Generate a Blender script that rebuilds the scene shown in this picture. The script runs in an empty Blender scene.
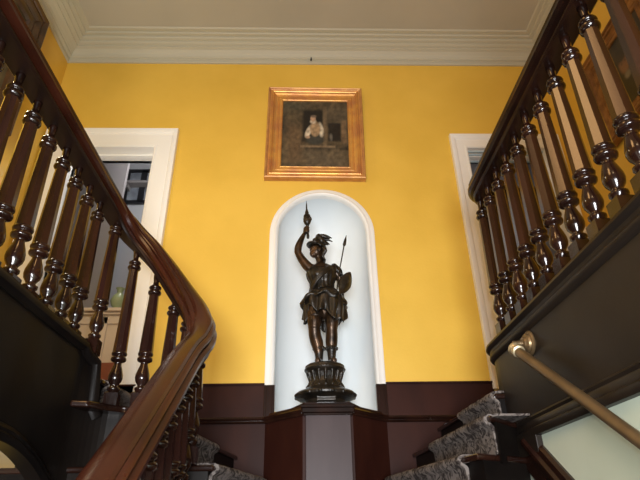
import bpy, bmesh, math, random
from mathutils import Vector, Matrix, Quaternion, noise
random.seed(7)
sc = bpy.context.scene
C = sc.collection
PI = math.pi
YW = 4.2          # rear wall
XL, XR = -2.62, 2.75
HF = -1.63        # hall floor
GF = 0.95         # upper floor
ZC = 4.80         # ceiling

# ------------------------------------------------------------------ materials
def mat(name, col, rough=0.5, metal=0.0, spec=0.5, col2=None, scale=5.0, bump=0.0, bscale=40.0, coat=0.0, stretch=None, detail=4, contrast=(0.35, 0.65)):
    m = bpy.data.materials.new(name); m.use_nodes = True
    nt = m.node_tree; b = nt.nodes['Principled BSDF']
    b.inputs['Base Color'].default_value = (*col, 1)
    b.inputs['Roughness'].default_value = rough
    b.inputs['Metallic'].default_value = metal
    b.inputs['Specular IOR Level'].default_value = spec
    b.inputs['Coat Weight'].default_value = coat
    b.inputs['Coat Roughness'].default_value = 0.12
    tc = nt.nodes.new('ShaderNodeTexCoord'); mp = nt.nodes.new('ShaderNodeMapping')
    nt.links.new(tc.outputs['Object'], mp.inputs[0])
    if stretch: mp.inputs['Scale'].default_value = stretch
    if col2:
        n = nt.nodes.new('ShaderNodeTexNoise'); n.inputs['Scale'].default_value = scale; n.inputs['Detail'].default_value = detail
        nt.links.new(mp.outputs[0], n.inputs['Vector'])
        r = nt.nodes.new('ShaderNodeValToRGB')
        r.color_ramp.elements[0].position = contrast[0]; r.color_ramp.elements[0].color = (*col, 1)
        r.color_ramp.elements[1].position = contrast[1]; r.color_ramp.elements[1].color = (*col2, 1)
        nt.links.new(n.outputs['Fac'], r.inputs[0]); nt.links.new(r.outputs[0], b.inputs['Base Color'])
    if bump:
        n2 = nt.nodes.new('ShaderNodeTexNoise'); n2.inputs['Scale'].default_value = bscale; n2.inputs['Detail'].default_value = 5
        nt.links.new(mp.outputs[0], n2.inputs['Vector'])
        bp = nt.nodes.new('ShaderNodeBump'); bp.inputs['Strength'].default_value = bump; bp.inputs['Distance'].default_value = 0.01
        nt.links.new(n2.outputs['Fac'], bp.inputs['Height']); nt.links.new(bp.outputs[0], b.inputs['Normal'])
    return m

M = {}
M['yellow'] = mat('yellow_paint', (0.71, 0.455, 0.066), 0.45, spec=0.3, col2=(0.78, 0.51, 0.082), scale=1.6, bump=0.12, bscale=35)
M['mint'] = mat('pale_mint_plaster', (0.55, 0.63, 0.50), 0.6, col2=(0.60, 0.68, 0.56), scale=2)
M['cream'] = mat('cream_plaster', (0.66, 0.60, 0.47), 0.6, col2=(0.70, 0.63, 0.50), scale=2)
M['ceil'] = mat('ceiling_paint', (0.46, 0.45, 0.385), 0.65, col2=(0.50, 0.485, 0.415), scale=1.5)
M['cornice'] = mat('cornice_plaster', (0.50, 0.49, 0.395), 0.55)
M['white'] = mat('white_gloss_paint', (0.86, 0.86, 0.83), 0.4)
M['niche'] = mat('niche_white_paint', (0.76, 0.83, 0.87), 0.55)
M['mahog'] = mat('dark_mahogany', (0.010, 0.0042, 0.003), 0.17, spec=0.5, col2=(0.022, 0.008, 0.005), scale=6, stretch=(1, 1, 0.25), bump=0.04, coat=0.1)
M['shaft'] = mat('polished_mahogany', (0.015, 0.0055, 0.0042), 0.2, spec=0.5, col2=(0.030, 0.0105, 0.0075), scale=9, stretch=(2, 2, 0.3), coat=0.1)
M['rail'] = mat('handrail_mahogany', (0.024, 0.0062, 0.0032), 0.26, spec=0.4, col2=(0.054, 0.0135, 0.0065), scale=5, stretch=(1, .6, .6))
M['under'] = mat('rail_underside_shade', (0.010, 0.0045, 0.003), 0.4, spec=0.25, col2=(0.017, 0.007, 0.005), scale=5)  # darker rail wood with the shade of the underside in its colour
M['railr'] = mat('black_mahogany', (0.010, 0.0042, 0.003), 0.25, spec=0.4, col2=(0.022, 0.008, 0.005), scale=5)
M['string'] = mat('black_brown_wood', (0.005, 0.0038, 0.0035), 0.42, spec=0.12, col2=(0.010, 0.0075, 0.006), scale=3, bump=0.05, bscale=12)
M['fascia'] = mat('brown_black_panel_wood', (0.013, 0.0095, 0.0075), 0.4, spec=0.22, col2=(0.021, 0.015, 0.011), scale=3, bump=0.05, bscale=12)
M['wains'] = mat('red_brown_wainscot', (0.023, 0.0065, 0.0045), 0.5, spec=0.12, col2=(0.036, 0.0105, 0.0065), scale=4, stretch=(1, 1, .4))
M['pedfront'] = mat('glossy_pedestal_wood', (0.046, 0.030, 0.031), 0.42, spec=0.2, col2=(0.062, 0.042, 0.043), scale=4, stretch=(2, 2, .3))
M['bronze'] = mat('dark_bronze', (0.010, 0.009, 0.007), 0.36, metal=0.3, col2=(0.028, 0.020, 0.013), scale=14, bump=0.25, bscale=50)
M['bronze2'] = mat('rubbed_bronze_skin', (0.085, 0.045, 0.022), 0.32, metal=0.6, col2=(0.014, 0.010, 0.007), scale=9, bump=0.15, bscale=40)
M['gilt'] = mat('gilt_frame', (0.78, 0.42, 0.10), 0.36, metal=0.55, col2=(0.60, 0.27, 0.10), scale=7, bump=0.15, bscale=60)
M['gilt_dim'] = mat('aged_gilt', (0.30, 0.15, 0.05), 0.45, metal=0.5, col2=(0.16, 0.07, 0.025), scale=12, bump=0.2, bscale=60)
M['giltrub'] = mat('reddish_gilt', (0.50, 0.24, 0.09), 0.42, metal=0.4, col2=(0.66, 0.36, 0.12), scale=10, bump=0.2, bscale=60)
M['brass'] = mat('aged_brass', (0.24, 0.165, 0.085), 0.4, metal=0.7, col2=(0.17, 0.115, 0.06), scale=10)
M['brassl'] = mat('bright_brass', (0.62, 0.52, 0.33), 0.35, metal=0.7)
M['frame_dark'] = mat('dark_frame_wood', (0.030, 0.015, 0.007), 0.3, col2=(0.075, 0.036, 0.014), scale=8, coat=.2)
M['black'] = mat('black_lacquer', (0.012, 0.012, 0.014), 0.35)
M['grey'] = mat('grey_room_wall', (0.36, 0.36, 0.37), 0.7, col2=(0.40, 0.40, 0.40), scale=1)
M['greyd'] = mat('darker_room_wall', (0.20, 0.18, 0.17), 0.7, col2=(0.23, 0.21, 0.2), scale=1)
M['greyglass'] = mat('grey_print', (0.24, 0.26, 0.28), 0.3, col2=(0.12, 0.13, 0.15), scale=6)
M['cab'] = mat('cream_cabinet', (0.66, 0.56, 0.44), 0.45)
M['step'] = mat('red_sill', (0.17, 0.045, 0.03), 0.4, col2=(0.2, 0.055, 0.035), scale=4)
M['green'] = mat('green_glaze', (0.28, 0.34, 0.18), 0.25)
M['floorw'] = mat('oak_floor', (0.10, 0.05, 0.025), 0.4, col2=(0.14, 0.075, 0.035), scale=3, stretch=(8, 1, 1))
M['blue'] = mat('pale_blue_trim', (0.50, 0.62, 0.66), 0.4)

def carpet_mat():
    m = bpy.data.materials.new('grey_brown_carpet'); m.use_nodes = True
    nt = m.node_tree; b = nt.nodes['Principled BSDF']; b.inputs['Roughness'].default_value = 0.95
    b.inputs['Specular IOR Level'].default_value = 0.1
    tc = nt.nodes.new('ShaderNodeTexCoord')
    n0 = nt.nodes.new('ShaderNodeTexNoise'); n0.inputs['Scale'].default_value = 9; n0.inputs['Detail'].default_value = 2
    nt.links.new(tc.outputs['Object'], n0.inputs['Vector'])
    mx = nt.nodes.new('ShaderNodeMixRGB'); mx.inputs[0].default_value = 0.25
    nt.links.new(tc.outputs['Object'], mx.inputs[1]); nt.links.new(n0.outputs['Color'], mx.inputs[2])
    v = nt.nodes.new('ShaderNodeTexNoise'); v.inputs['Scale'].default_value = 17; v.inputs['Detail'].default_value = 3; v.inputs['Distortion'].default_value = 2.2
    nt.links.new(mx.outputs[0], v.inputs['Vector'])
    r = nt.nodes.new('ShaderNodeValToRGB')
    e = r.color_ramp.elements; e[0].position = 0.42; e[0].color = (0.040, 0.032, 0.030, 1); e[1].position = 0.56; e[1].color = (0.19, 0.165, 0.15, 1)
    nt.links.new(v.outputs['Fac'], r.inputs[0]); nt.links.new(r.outputs[0], b.inputs['Base Color'])
    n2 = nt.nodes.new('ShaderNodeTexNoise'); n2.inputs['Scale'].default_value = 250
    nt.links.new(tc.outputs['Object'], n2.inputs['Vector'])
    bp = nt.nodes.new('ShaderNodeBump'); bp.inputs['Strength'].default_value = 0.5; bp.inputs['Distance'].default_value = 0.01
    nt.links.new(n2.outputs['Fac'], bp.inputs['Height']); nt.links.new(bp.outputs[0], b.inputs['Normal'])
    return m
M['carpet'] = carpet_mat()

def attr_mat(name, rough=0.35):
    m = bpy.data.materials.new(name); m.use_nodes = True
    nt = m.node_tree; b = nt.nodes['Principled BSDF']; b.inputs['Roughness'].default_value = rough
    a = nt.nodes.new('ShaderNodeVertexColor'); a.layer_name = 'paint'
    nt.links.new(a.outputs['Color'], b.inputs['Base Color'])
    return m

# ------------------------------------------------------------------ mesh helpers
def link_mesh(name, bm, m, parent=None, smooth=False, sharp=None, mats=None):
    bmesh.ops.recalc_face_normals(bm, faces=bm.faces[:])
    me = bpy.data.meshes.new(name); bm.to_mesh(me); bm.free()
    for x in (mats or [m]): me.materials.append(x)
    if smooth:
        for p in me.polygons: p.use_smooth = True
        if sharp is not None: me.set_sharp_from_angle(angle=math.radians(sharp))
    o = bpy.data.objects.new(name, me); C.objects.link(o)
    if parent is not None:
        o.parent = parent
    return o
def struct(o): o['kind'] = 'structure'; return o
def tag(o, label, cat, group=None, kind=None):
    o['label'] = label; o['category'] = cat
    if group: o['group'] = group
    if kind: o['kind'] = kind
    return o
def empty(name, loc=(0, 0, 0)):
    o = bpy.data.objects.new(name, None); C.objects.link(o); o.location = loc; o.empty_display_size = .1
    return o
def at(parent, o):   # geometry written in world metres, parented to an Empty that stands at loc
    o.parent = parent; o.matrix_parent_inverse = Matrix.Translation(parent.location).inverted(); return o

def box(bm, x0, x1, y0, y1, z0, z1):
    v = [bm.verts.new(p) for p in ((x0, y0, z0), (x1, y0, z0), (x1, y1, z0), (x0, y1, z0), (x0, y0, z1), (x1, y0, z1), (x1, y1, z1), (x0, y1, z1))]
    for f in ((0, 1, 2, 3), (4, 5, 6, 7), (0, 1, 5, 4), (1, 2, 6, 5), (2, 3, 7, 6), (3, 0, 4, 7)):
        bm.faces.new([v[i] for i in f])
def bxm(*a):
    bm = bmesh.new(); box(bm, *a); return bm
def bevel(bm, w=0.004, seg=2):
    bmesh.ops.bevel(bm, geom=bm.edges[:], offset=w, segments=seg, affect='EDGES', profile=0.5); return bm
def prism(bm, pts, z0, z1):
    a = [bm.verts.new((x, y, z0)) for x, y in pts]; b = [bm.verts.new((x, y, z1)) for x, y in pts]
    n = len(pts); bm.faces.new(a); bm.faces.new(b)
    for i in range(n): bm.faces.new((a[i], a[(i + 1) % n], b[(i + 1) % n], b[i]))
def grid_close(bm, rings, closed=True, caps=True):
    n = len(rings[0])
    for a, b in zip(rings[:-1], rings[1:]):
        for i in range(n if closed else n - 1):
            bm.faces.new((a[i], a[(i + 1) % n], b[(i + 1) % n], b[i]))
    if caps and closed:
        bm.faces.new(rings[0][::-1]); bm.faces.new(rings[-1])
def lathe(bm, prof, c=(0, 0, 0), seg=20, M4=None, rot=0.0):
    rings = []
    for r, z in prof:
        ring = []
        for k in range(seg):
            a = 2 * PI * k / seg + rot
            p = Vector((r * math.cos(a), r * math.sin(a), z))
            if M4: p = M4 @ p
            ring.append(bm.verts.new(p + Vector(c)))
        rings.append(ring)
    grid_close(bm, rings)
def sweep(bm, path, prof, caps=True, closed_prof=True, up=Vector((0, 0, 1)), mitre=True):
    """profile (side, up) carried along path; side = to the right of travel"""
    P = [Vector(p) for p in path]; rings = []
    for i, p in enumerate(P):
        t0 = (P[i] - P[i - 1]).normalized() if i else None
        t1 = (P[i + 1] - P[i]).normalized() if i < len(P) - 1 else None
        t = ((t0 or t1) + (t1 or t0)).normalized()
        s = t.cross(up).normalized(); u = s.cross(t).normalized()
        k = 1.0
        if mitre and t0 and t1:
            h0 = Vector((t0.x, t0.y, 0)); h1 = Vector((t1.x, t1.y, 0))
            if h0.length > 1e-6 and h1.length > 1e-6:
                ca = max(-1, min(1, h0.normalized().dot(h1.normalized())))
                k = 1 / max(.3, math.sqrt((1 + ca) / 2))
        rings.append([bm.verts.new(p + s * a * k + u * b) for a, b in prof])
    grid_close(bm, rings, closed_prof, caps)
def tube(bm, path, r, seg=12, r2=None):
    n = len(path)
    prof = lambda rr: [(rr * math.cos(2 * PI * k / seg), rr * math.sin(2 * PI * k / seg)) for k in range(seg)]
    P = [Vector(p) for p in path]; rings = []
    ref = Vector((0.13, 0.2, 1)).normalized()
    for i, p in enumerate(P):
        t = (P[min(i + 1, n - 1)] - P[max(i - 1, 0)]).normalized()
        s = t.cross(ref).normalized(); u = s.cross(t)
        rr = r[i] if isinstance(r, (list, tuple)) else (r if r2 is None else r + (r2 - r) * i / (n - 1))
        rings.append([bm.verts.new(p + s * a + u * b) for a, b in prof(rr)])
    grid_close(bm, rings)
def catmull(pts, step=0.04):
    P = [Vector(p) for p in pts]; P = [P[0] * 2 - P[1]] + P + [P[-1] * 2 - P[-2]]
    out = []
    for i in range(1, len(P) - 2):
        n = max(2, int((P[i + 1] - P[i]).length / step))
        for k in range(n):
            t = k / n
            a, b, c, d = P[i - 1], P[i], P[i + 1], P[i + 2]
            out.append(0.5 * ((2 * b) + (c - a) * t + (2 * a - 5 * b + 4 * c - d) * t * t + (3 * b - a - 3 * c + d) * t ** 3))
    out.append(P[-2]); return out

# ------------------------------------------------------------------ room shell
NX, NR, NZ0, NSP = 0.160, 0.405, 0.80, 2.38      # niche centre, radius, floor, springing
LD = (-2.38, -1.505); RD = (1.655, 2.455); DH = 3.375; WT = 0.25
def wall_back():
    bm = bmesh.new()
    # front skin with door openings and arched niche, made of quads column by column
    def quad(a, b, c, d): bm.faces.new([bm.verts.new((x, YW, z)) for x, z in (a, b, c, d)])
    zt = ZC + .05; zb = HF
    def rect(x0, x1, z0, z1): quad((x0, z0), (x1, z0), (x1, z1), (x0, z1))
    rect(XL - .3, LD[0], zb, zt); rect(LD[0], LD[1], DH, zt); rect(LD[0], LD[1], zb, GF)
    rect(LD[1], NX - NR, zb, zt)
    rect(NX - NR, NX + NR, zb, NZ0)
    n = 24
    arc = [(NX - NR * math.cos(PI * i / n), NSP + NR * math.sin(PI * i / n)) for i in range(n + 1)]
    for a, b in zip(arc[:-1], arc[1:]): quad(a, b, (b[0], zt), (a[0], zt))
    rect(NX + NR, RD[0], zb, zt)
    rect(RD[0], RD[1], DH, zt); rect(RD[0], RD[1], zb, GF); rect(RD[1], XR + .3, zb, zt)
    bmesh.ops.remove_doubles(bm, verts=bm.verts[:], dist=1e-5)
    o = link_mesh('wall_back', bm, M['yellow']); struct(o)
    # rear skin of the same wall (seen only from the rooms behind)
    bm = bmesh.new()
    for x0, x1, z0, z1 in ((XL - .3, LD[0], zb, zt), (LD[0], LD[1], DH, zt), (LD[1], NX - NR - .06, zb, zt), (NX + NR + .06, RD[0], zb, zt), (RD[0], RD[1], DH, zt), (RD[1], XR + .3, zb, zt)):
        box(bm, x0, x1, YW + .21, YW + WT, z0, z1)
    struct(link_mesh('wall_rear_face', bm, M['grey']))
wall_back()
# niche: half cylinder with half dome
bm = bmesh.new()
nv, nh = 20, 28
rings = []
for z in [NZ0, 1.2, 1.6, 2.0, NSP]:
    rings.append([bm.verts.new((NX - NR * math.cos(PI * k / nh), YW + NR * math.sin(PI * k / nh), z)) for k in range(nh + 1)])
for j in range(1, 13):
    e = PI / 2 * j / 12.0
    rr = NR * math.cos(e)
    rings.append([bm.verts.new((NX - rr * math.cos(PI * k / nh), YW + rr * math.sin(PI * k / nh), NSP + NR * math.sin(e))) for k in range(nh + 1)])
grid_close(bm, rings, closed=False, caps=False)
fl = [bm.verts.new((NX - NR * math.cos(PI * k / nh), YW + NR * math.sin(PI * k / nh), NZ0)) for k in range(nh + 1)]
bm.faces.new(fl)
bmesh.ops.remove_doubles(bm, verts=bm.verts[:], dist=1e-4)
struct(link_mesh('wall_niche', bm, M['niche'], smooth=True, sharp=50))
# niche trim
bm = bmesh.new()
zb = 1.0
path = [(NX - NR, YW, 0.82)] + [(NX - NR, YW, 1.4), (NX - NR, YW, 2.0)] + [(NX - NR * math.cos(PI * i / 32), YW, NSP + NR * math.sin(PI * i / 32)) for i in range(33)] + [(NX + NR, YW, 2.0), (NX + NR, YW, 1.4), (NX + NR, YW, 0.82)]
P = [Vector(p) for p in path]; rings = []
prof = [(-.002, .02), (0.0, -.02), (.008, -.035), (.022, -.042), (.036, -.032), (.050, -.026), (.066, -.026), (.076, -.018), (.078, .0)]
for i, p in enumerate(P):
    t = (P[min(i + 1, len(P) - 1)] - P[max(i - 1, 0)]).normalized()
    s = Vector((0, 1, 0)).cross(t).normalized()      # outward of the arch
    if s.dot(p - Vector((NX, YW, NSP if p.z > NSP else p.z))) < 0: s = -s
    rings.append([bm.verts.new(p + s * a + Vector((0, b, 0))) for a, b in prof])
grid_close(bm, rings)
struct(link_mesh('trim_1', bm, M['white'], smooth=True, sharp=40))

# side walls, ceiling, floors
def panel(name, a, m):
    return struct(link_mesh(name, bxm(*a), m))
panel('wall_left', (XL - .15, XL, -3.2, YW, GF - .3, ZC + .05), M['yellow'])
panel('wall_left_lower', (XL - .15, XL, -3.2, YW, HF, GF - .3), M['cream'])
panel('wall_right', (XR, XR + .15, -3.2, YW, GF - .3, ZC + .05), M['yellow'])
panel('wall_right_lower', (1.13, 1.25, -1.0, 3.24, HF, 0.38), M['mint'])
panel('ceiling', (XL - .15, XR + .15, -3.2, YW + .02, ZC, ZC + .1), M['ceil'])
panel('floor', (XL - .15, XR + .15, -3.2, YW, HF - .1, HF), M['floorw'])
bm = bmesh.new()
prism(bm, [(XL, -1.0), (-1.33, -1.0), (-1.33, 3.05), (-1.55, 3.35), (-1.55, YW), (XL, YW)], .40, GF)
struct(link_mesh('floor_left_gallery', bm, M['cream']))
bm = bmesh.new()
prism(bm, [(XR, -1.0), (1.25, -1.0), (1.25, 3.24), (1.6, 3.24), (1.6, YW), (XR, YW)], .40, GF)
struct(link_mesh('floor_right_gallery', bm, M['cream']))

# cornice all round (mitred)
pj = 0.30; h = ZC - 4.56
cp = [(0, 4.56), (.018, 4.56), (.022, 4.575), (.022, 4.605), (.045, 4.612), (.05, 4.622), (.05, 4.632), (.066, 4.655), (.095, 4.68), (.125, 4.692),
      (.125, 4.705), (.150, 4.712), (.165, 4.722), (.165, 4.735), (.195, 4.742), (.205, 4.750), (.205, 4.765), (.238, 4.768), (.245, 4.776), (.245, 4.786), (.285, 4.788), (.30, 4.80), (0, 4.80)]
bm = bmesh.new()
path = [(XL, -3.2, 0), (XL, YW, 0), (XR, YW, 0), (XR, -3.2, 0)]
dirs = [(1, 0), (1, -1), (-1, -1), (-1, 0)]
rings = [[bm.verts.new((x + dx * p, y + dy * p, z)) for p, z in cp] for (x, y, _), (dx, dy) in zip(path, dirs)]
grid_close(bm, rings)
struct(link_mesh('trim_2', bm, M['cornice']))

# door casings
def casing(name, x0, x1, w, out):
    bm = bmesh.new()
    zt = DH
    prof = [(0, 0), (0, -.02), (.008, -.028), (.02, -.028), (.026, -.022), (w - .06, -.022), (w - .052, -.034), (w - .02, -.048), (w - .004, -.048), (w, -.04), (w, 0)]
    pts = [(x0, GF, -1, 0), (x0, zt, -1, 1), (x1, zt, 1, 1), (x1, GF, 1, 0)]
    rings = [[bm.verts.new((x + dx * a, YW + b, z + dz * a)) for a, b in prof] for x, z, dx, dz in pts]
    grid_close(bm, rings)
    # jamb lining and soffit
    box(bm, x0 - .02, x0, YW, YW + WT, GF, zt); box(bm, x1, x1 + .02, YW, YW + WT, GF, zt); box(bm, x0 - .02, x1 + .02, YW, YW + WT, zt, zt + .02)
    box(bm, x0, x0 + .02, YW + .10, YW + .15, GF, zt); box(bm, x1 - .02, x1, YW + .10, YW + .15, GF, zt); box(bm, x0, x1, YW + .10, YW + .15, zt - .02, zt)
    return struct(link_mesh(name, bm, M['white'], smooth=True, sharp=30))
casing('door_1', LD[0], LD[1], 0.222, 1)
casing('door_2', RD[0], RD[1], 0.165, 1)
bm = bmesh.new()
for k in range(4): box(bm, RD[0], RD[1], YW + .03 + k * .055, YW + .05 + k * .055, DH - .012, DH)
struct(link_mesh('trim_3', bm, M['blue']))
struct(link_mesh('trim_4', bevel(bxm(LD[0], LD[1], YW - .03, YW + .22, GF, 1.19)), M['step']))
struct(link_mesh('trim_5', bevel(bxm(RD[0], RD[1], YW - .03, YW + .22, GF, 1.0)), M['step']))
# rooms beyond
bm = bmesh.new(); box(bm, -3.3, -1.0, 6.0, 6.1, GF, 5.0); box(bm, -2.3, -1.0, YW + WT, 6.0, 4.95, 5.0)
struct(link_mesh('wall_bathroom', bm, M['grey']))
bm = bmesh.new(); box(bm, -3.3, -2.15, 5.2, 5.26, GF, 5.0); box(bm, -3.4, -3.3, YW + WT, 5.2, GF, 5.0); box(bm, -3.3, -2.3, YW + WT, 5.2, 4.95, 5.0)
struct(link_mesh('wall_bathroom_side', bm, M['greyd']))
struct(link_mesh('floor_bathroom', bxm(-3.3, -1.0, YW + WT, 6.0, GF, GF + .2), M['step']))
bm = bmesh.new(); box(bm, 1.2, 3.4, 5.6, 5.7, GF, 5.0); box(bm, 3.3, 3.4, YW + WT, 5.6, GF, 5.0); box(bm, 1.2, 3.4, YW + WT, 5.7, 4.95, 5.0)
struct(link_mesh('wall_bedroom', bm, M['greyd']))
struct(link_mesh('floor_bedroom', bxm(1.2, 3.4, YW + WT, 5.6, GF - .05, GF), M['floorw']))
bm = bmesh.new(); box(bm, -1.0, -.9, YW + WT, 6.1, GF, 5.0)
struct(link_mesh('wall_partition', bm, M['grey']))

# ------------------------------------------------------------------ wainscot with bay under the niche
bm = bmesh.new()
box(bm, -1.72, NX - NR - .075, YW - .022, YW, .74, 1.0); box(bm, NX + NR + .075, 1.50, YW - .022, YW, .74, 1.0)
box(bm, -1.72, NX - NR - .075, YW - .04, YW, 1.0, 1.012); box(bm, NX + NR + .075, 1.50, YW - .04, YW, 1.0, 1.012)
struct(link_mesh('trim_6', bm, M['wains']))
bm = bmesh.new()   # little pilasters under the white arch trim
for s in (-1, 1):
    xc = NX + s * (NR + .034)
    for k, w in ((0, .042), (1, .024)):
        box(bm, xc - w, xc + w, YW - .05 - .014 * k, YW - .001, .74, .995 - .01 * k)
struct(link_mesh('trim_7', bevel(bm, .003), M['mahog']))
bay = [(-1.29, YW - .03), (NX - NR - .06, YW - .03), (NX - .178, 3.86), (NX + .178, 3.86), (NX + NR + .06, YW - .03), (1.50, YW - .03)]
bm = bmesh.new()
prism(bm, bay + [(1.50, YW + .0), (-1.29, YW + .0)], -.2, .715)
struct(link_mesh('trim_9', bm, M['wains']))
bm = bmesh.new()   # dado moulding following the bay
pr = [(-.02, .0), (.012, .0), (.02, .008), (.022, .018), (.03, .024), (.034, .036), (.03, .046), (-.02, .052)]
sweep(bm, [(x, y, .705) for x, y in bay], pr)
prism(bm, [(NX - NR - .1, YW), (NX - NR - .06, YW - .03), (NX - .19, 3.87), (NX + .19, 3.87), (NX + NR + .06, YW - .03), (NX + NR + .1, YW), (NX + NR - .02, YW + .02), (NX - NR + .02, YW + .02)], .745, .775)
prism(bm, [(NX - .33, YW), (NX - .165, 3.87), (NX + .165, 3.87), (NX + .33, YW)], .775, .80)
struct(link_mesh('trim_8', bm, M['mahog'], smooth=True, sharp=35))

# pedestal front
ped = empty('statue_pedestal', (NX, 3.84, .12))
tag(ped, 'dark wood pedestal projecting from the wainscot beneath the bronze statue', 'pedestal')
at(ped, link_mesh('shaft', bevel(bxm(NX - .158, NX + .158, 3.80, 3.93, .12, .70), .004), M['pedfront']))
bm = bmesh.new()
box(bm, NX - .172, NX + .172, 3.785, 3.93, .695, .712); box(bm, NX - .182, NX + .182, 3.772, 3.93, .712, .745); box(bm, NX - .19, NX + .19, 3.762, 3.93, .745, .765)
at(ped, link_mesh('cap', bevel(bm, .004), M['mahog']))
at(ped, link_mesh('plinth', bevel(bxm(NX - .18, NX + .18, 3.775, 3.93, .12, .24), .005), M['mahog']))

# ------------------------------------------------------------------ balusters
def baluster_bm(x, y, base, U, rot=0.0, under=None, s=1.0):
    bm = bmesh.new()
    R = Matrix.Rotation(rot, 3, 'Z'); c = Vector((x, y, 0))
    def sq(r0, z0, r1, z1, seg, off):
        a = [bm.verts.new(c + R @ Vector((r0 * math.cos(2 * PI * (k + off) / seg), r0 * math.sin(2 * PI * (k + off) / seg), z0))) for k in range(seg)]
        b = [bm.verts.new(c + R @ Vector((r1 * math.cos(2 * PI * (k + off) / seg), r1 * math.sin(2 * PI * (k + off) / seg), z1))) for k in range(seg)]
        f = [bm.faces.new(a), bm.faces.new(b)]
        for k in range(seg): f.append(bm.faces.new((a[k], a[(k + 1) % seg], b[(k + 1) % seg], b[k])))
        return f
    sq(.054 * s, base, .054 * s, base + .085, 4, .5)
    sq(.054 * s, base + .085, .030 * s, base + .10, 4, .5)
    L = base + .31
    lo = [(.026, base + .08), (.030, base + .10), (.036, base + .108), (.036, base + .118), (.022, base + .126), (.023, base + .136), (.037, base + .158), (.0415, base + .178), (.040, base + .198),
          (.032, base + .228), (.024, base + .252), (.021, base + .266), (.026, base + .272), (.033, L - .036), (.043, L - .030), (.046, L - .020), (.043, L - .010), (.034, L - .005), (.034, L),
          (.043, L + .004), (.046, L + .013), (.043, L + .022), (.034, L + .028)]
    hi = [(.028, U - .040), (.033, U - .034), (.040, U - .028), (.0425, U - .019), (.040, U - .010), (.031, U - .005), (.026, U), (.031, U + .004), (.037, U + .008), (.039, U + .015), (.037, U + .022), (.026, U + .030),
          (.019, U + .040), (.017, U + .055), (.020, U + .09), (.022, (under or U + .14))]
    nf = len(bm.faces)
    for prf in (lo, hi):
        lathe(bm, [(r * s, z) for r, z in prf], (x, y, 0), 18)
    bm.faces.ensure_lookup_table()
    turned = set(range(nf, len(bm.faces)))
    sq(.0415 * s, L + .024, .0300 * s, U - .034, 8, .5)
    bm.faces.ensure_lookup_table()
    for i, f in enumerate(bm.faces):
        f.smooth = i in turned and len(f.verts) == 4
        f.material_index = 0 if i in turned or i < nf else 1
    return bm
def add_baluster(parent, x, y, base, U, rot=0.0, under=None):
    bm = baluster_bm(x, y, base, U, rot, under)
    bmesh.ops.recalc_face_normals(bm, faces=bm.faces[:])
    me = bpy.data.meshes.new('baluster'); bm.to_mesh(me); bm.free()
    me.materials.append(M['mahog']); me.materials.append(M['shaft'])
    o = bpy.data.objects.new('baluster', me); C.objects.link(o); at(parent, o)
    return o
RP = [(-.036, -.068), (.036, -.068), (.042, -.060), (.042, -.050), (.034, -.044), (.034, -.038), (.052, -.034), (.062, -.022), (.062, -.008), (.052, .001), (.044, .005), (.044, .012), (.052, .016), (.054, .026), (.046, .036), (.038, .039), (.038, .045), (.032, .056), (.016, .064), (0, .066)]
RP = [(a * 1.36, b * 1.10) for a, b in RP]
RP = RP + [(-a, b) for a, b in RP[::-1][1:-1]][:]
def shade_under(bm):      # shade under the rail, painted in as a darker wood
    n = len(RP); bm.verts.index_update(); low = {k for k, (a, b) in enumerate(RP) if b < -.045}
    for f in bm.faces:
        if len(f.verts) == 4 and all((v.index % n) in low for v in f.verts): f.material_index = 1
# ---- left balustrade: gallery, down the winders, round the turn, down beside the main flight
lb = empty('stair_balustrade', (-1.28, 2.0, GF))
tag(lb, 'mahogany balustrade whose handrail sweeps down from upper left and doubles back at the turn', 'balustrade', 'dark turned balustrades of the stair')
LR = [(-1.275, .2, 1.905), (-1.275, 1.0, 1.905), (-1.275, 1.8, 1.905), (-1.275, 2.4, 1.905), (-1.27, 2.8, 1.90), (-1.24, 3.00, 1.855), (-1.15, 3.10, 1.765), (-1.03, 3.135, 1.650), (-.90, 3.13, 1.495), (-.775, 3.09, 1.325), (-.665, 3.01, 1.17),
      (-.592, 2.90, 1.02), (-.578, 2.76, .885), (-.595, 2.55, .735), (-.595, 2.1, .405), (-.595, 1.6, .04), (-.595, .9, -.46)]
lpath = catmull(LR, .035)
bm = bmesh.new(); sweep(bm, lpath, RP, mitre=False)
shade_under(bm); at(lb, link_mesh('handrail', bm, M['rail'], smooth=True, sharp=30, mats=[M['rail'], M['under']]))
def rail_z(path, x, y):
    p = min(path, key=lambda q: (q.x - x) ** 2 + (q.y - y) ** 2); return p.z
for k in range(-5, 8):       # gallery level
    add_baluster(lb, -1.29 if k < 7 else -1.235, 2.465 + .177 * (k - 4), .90, 1.725, 0, 1.86 if k < 7 else 1.82)
for x, y, b, U, rt in ((-1.125, 3.145, .625, 1.545, .1), (-.97, 3.155, .625, 1.37, 0), (-.825, 3.13, .485, 1.22, -.25), (-.715, 3.06, .485, 1.09, -.6)):
    add_baluster(lb, x, y, b, U, rt, U + .16)
for k, y in enumerate([2.93 - .1285 * i for i in range(13)]):
    zr = rail_z(lpath, -.595, y)
    base = .12 if y > 2.77 else .12 - .18 * math.ceil((2.77 - y) / .257)
    if k == 0: base = .30
    add_baluster(lb, -.60, y, base, zr - .215, 0, zr - .05)

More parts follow.
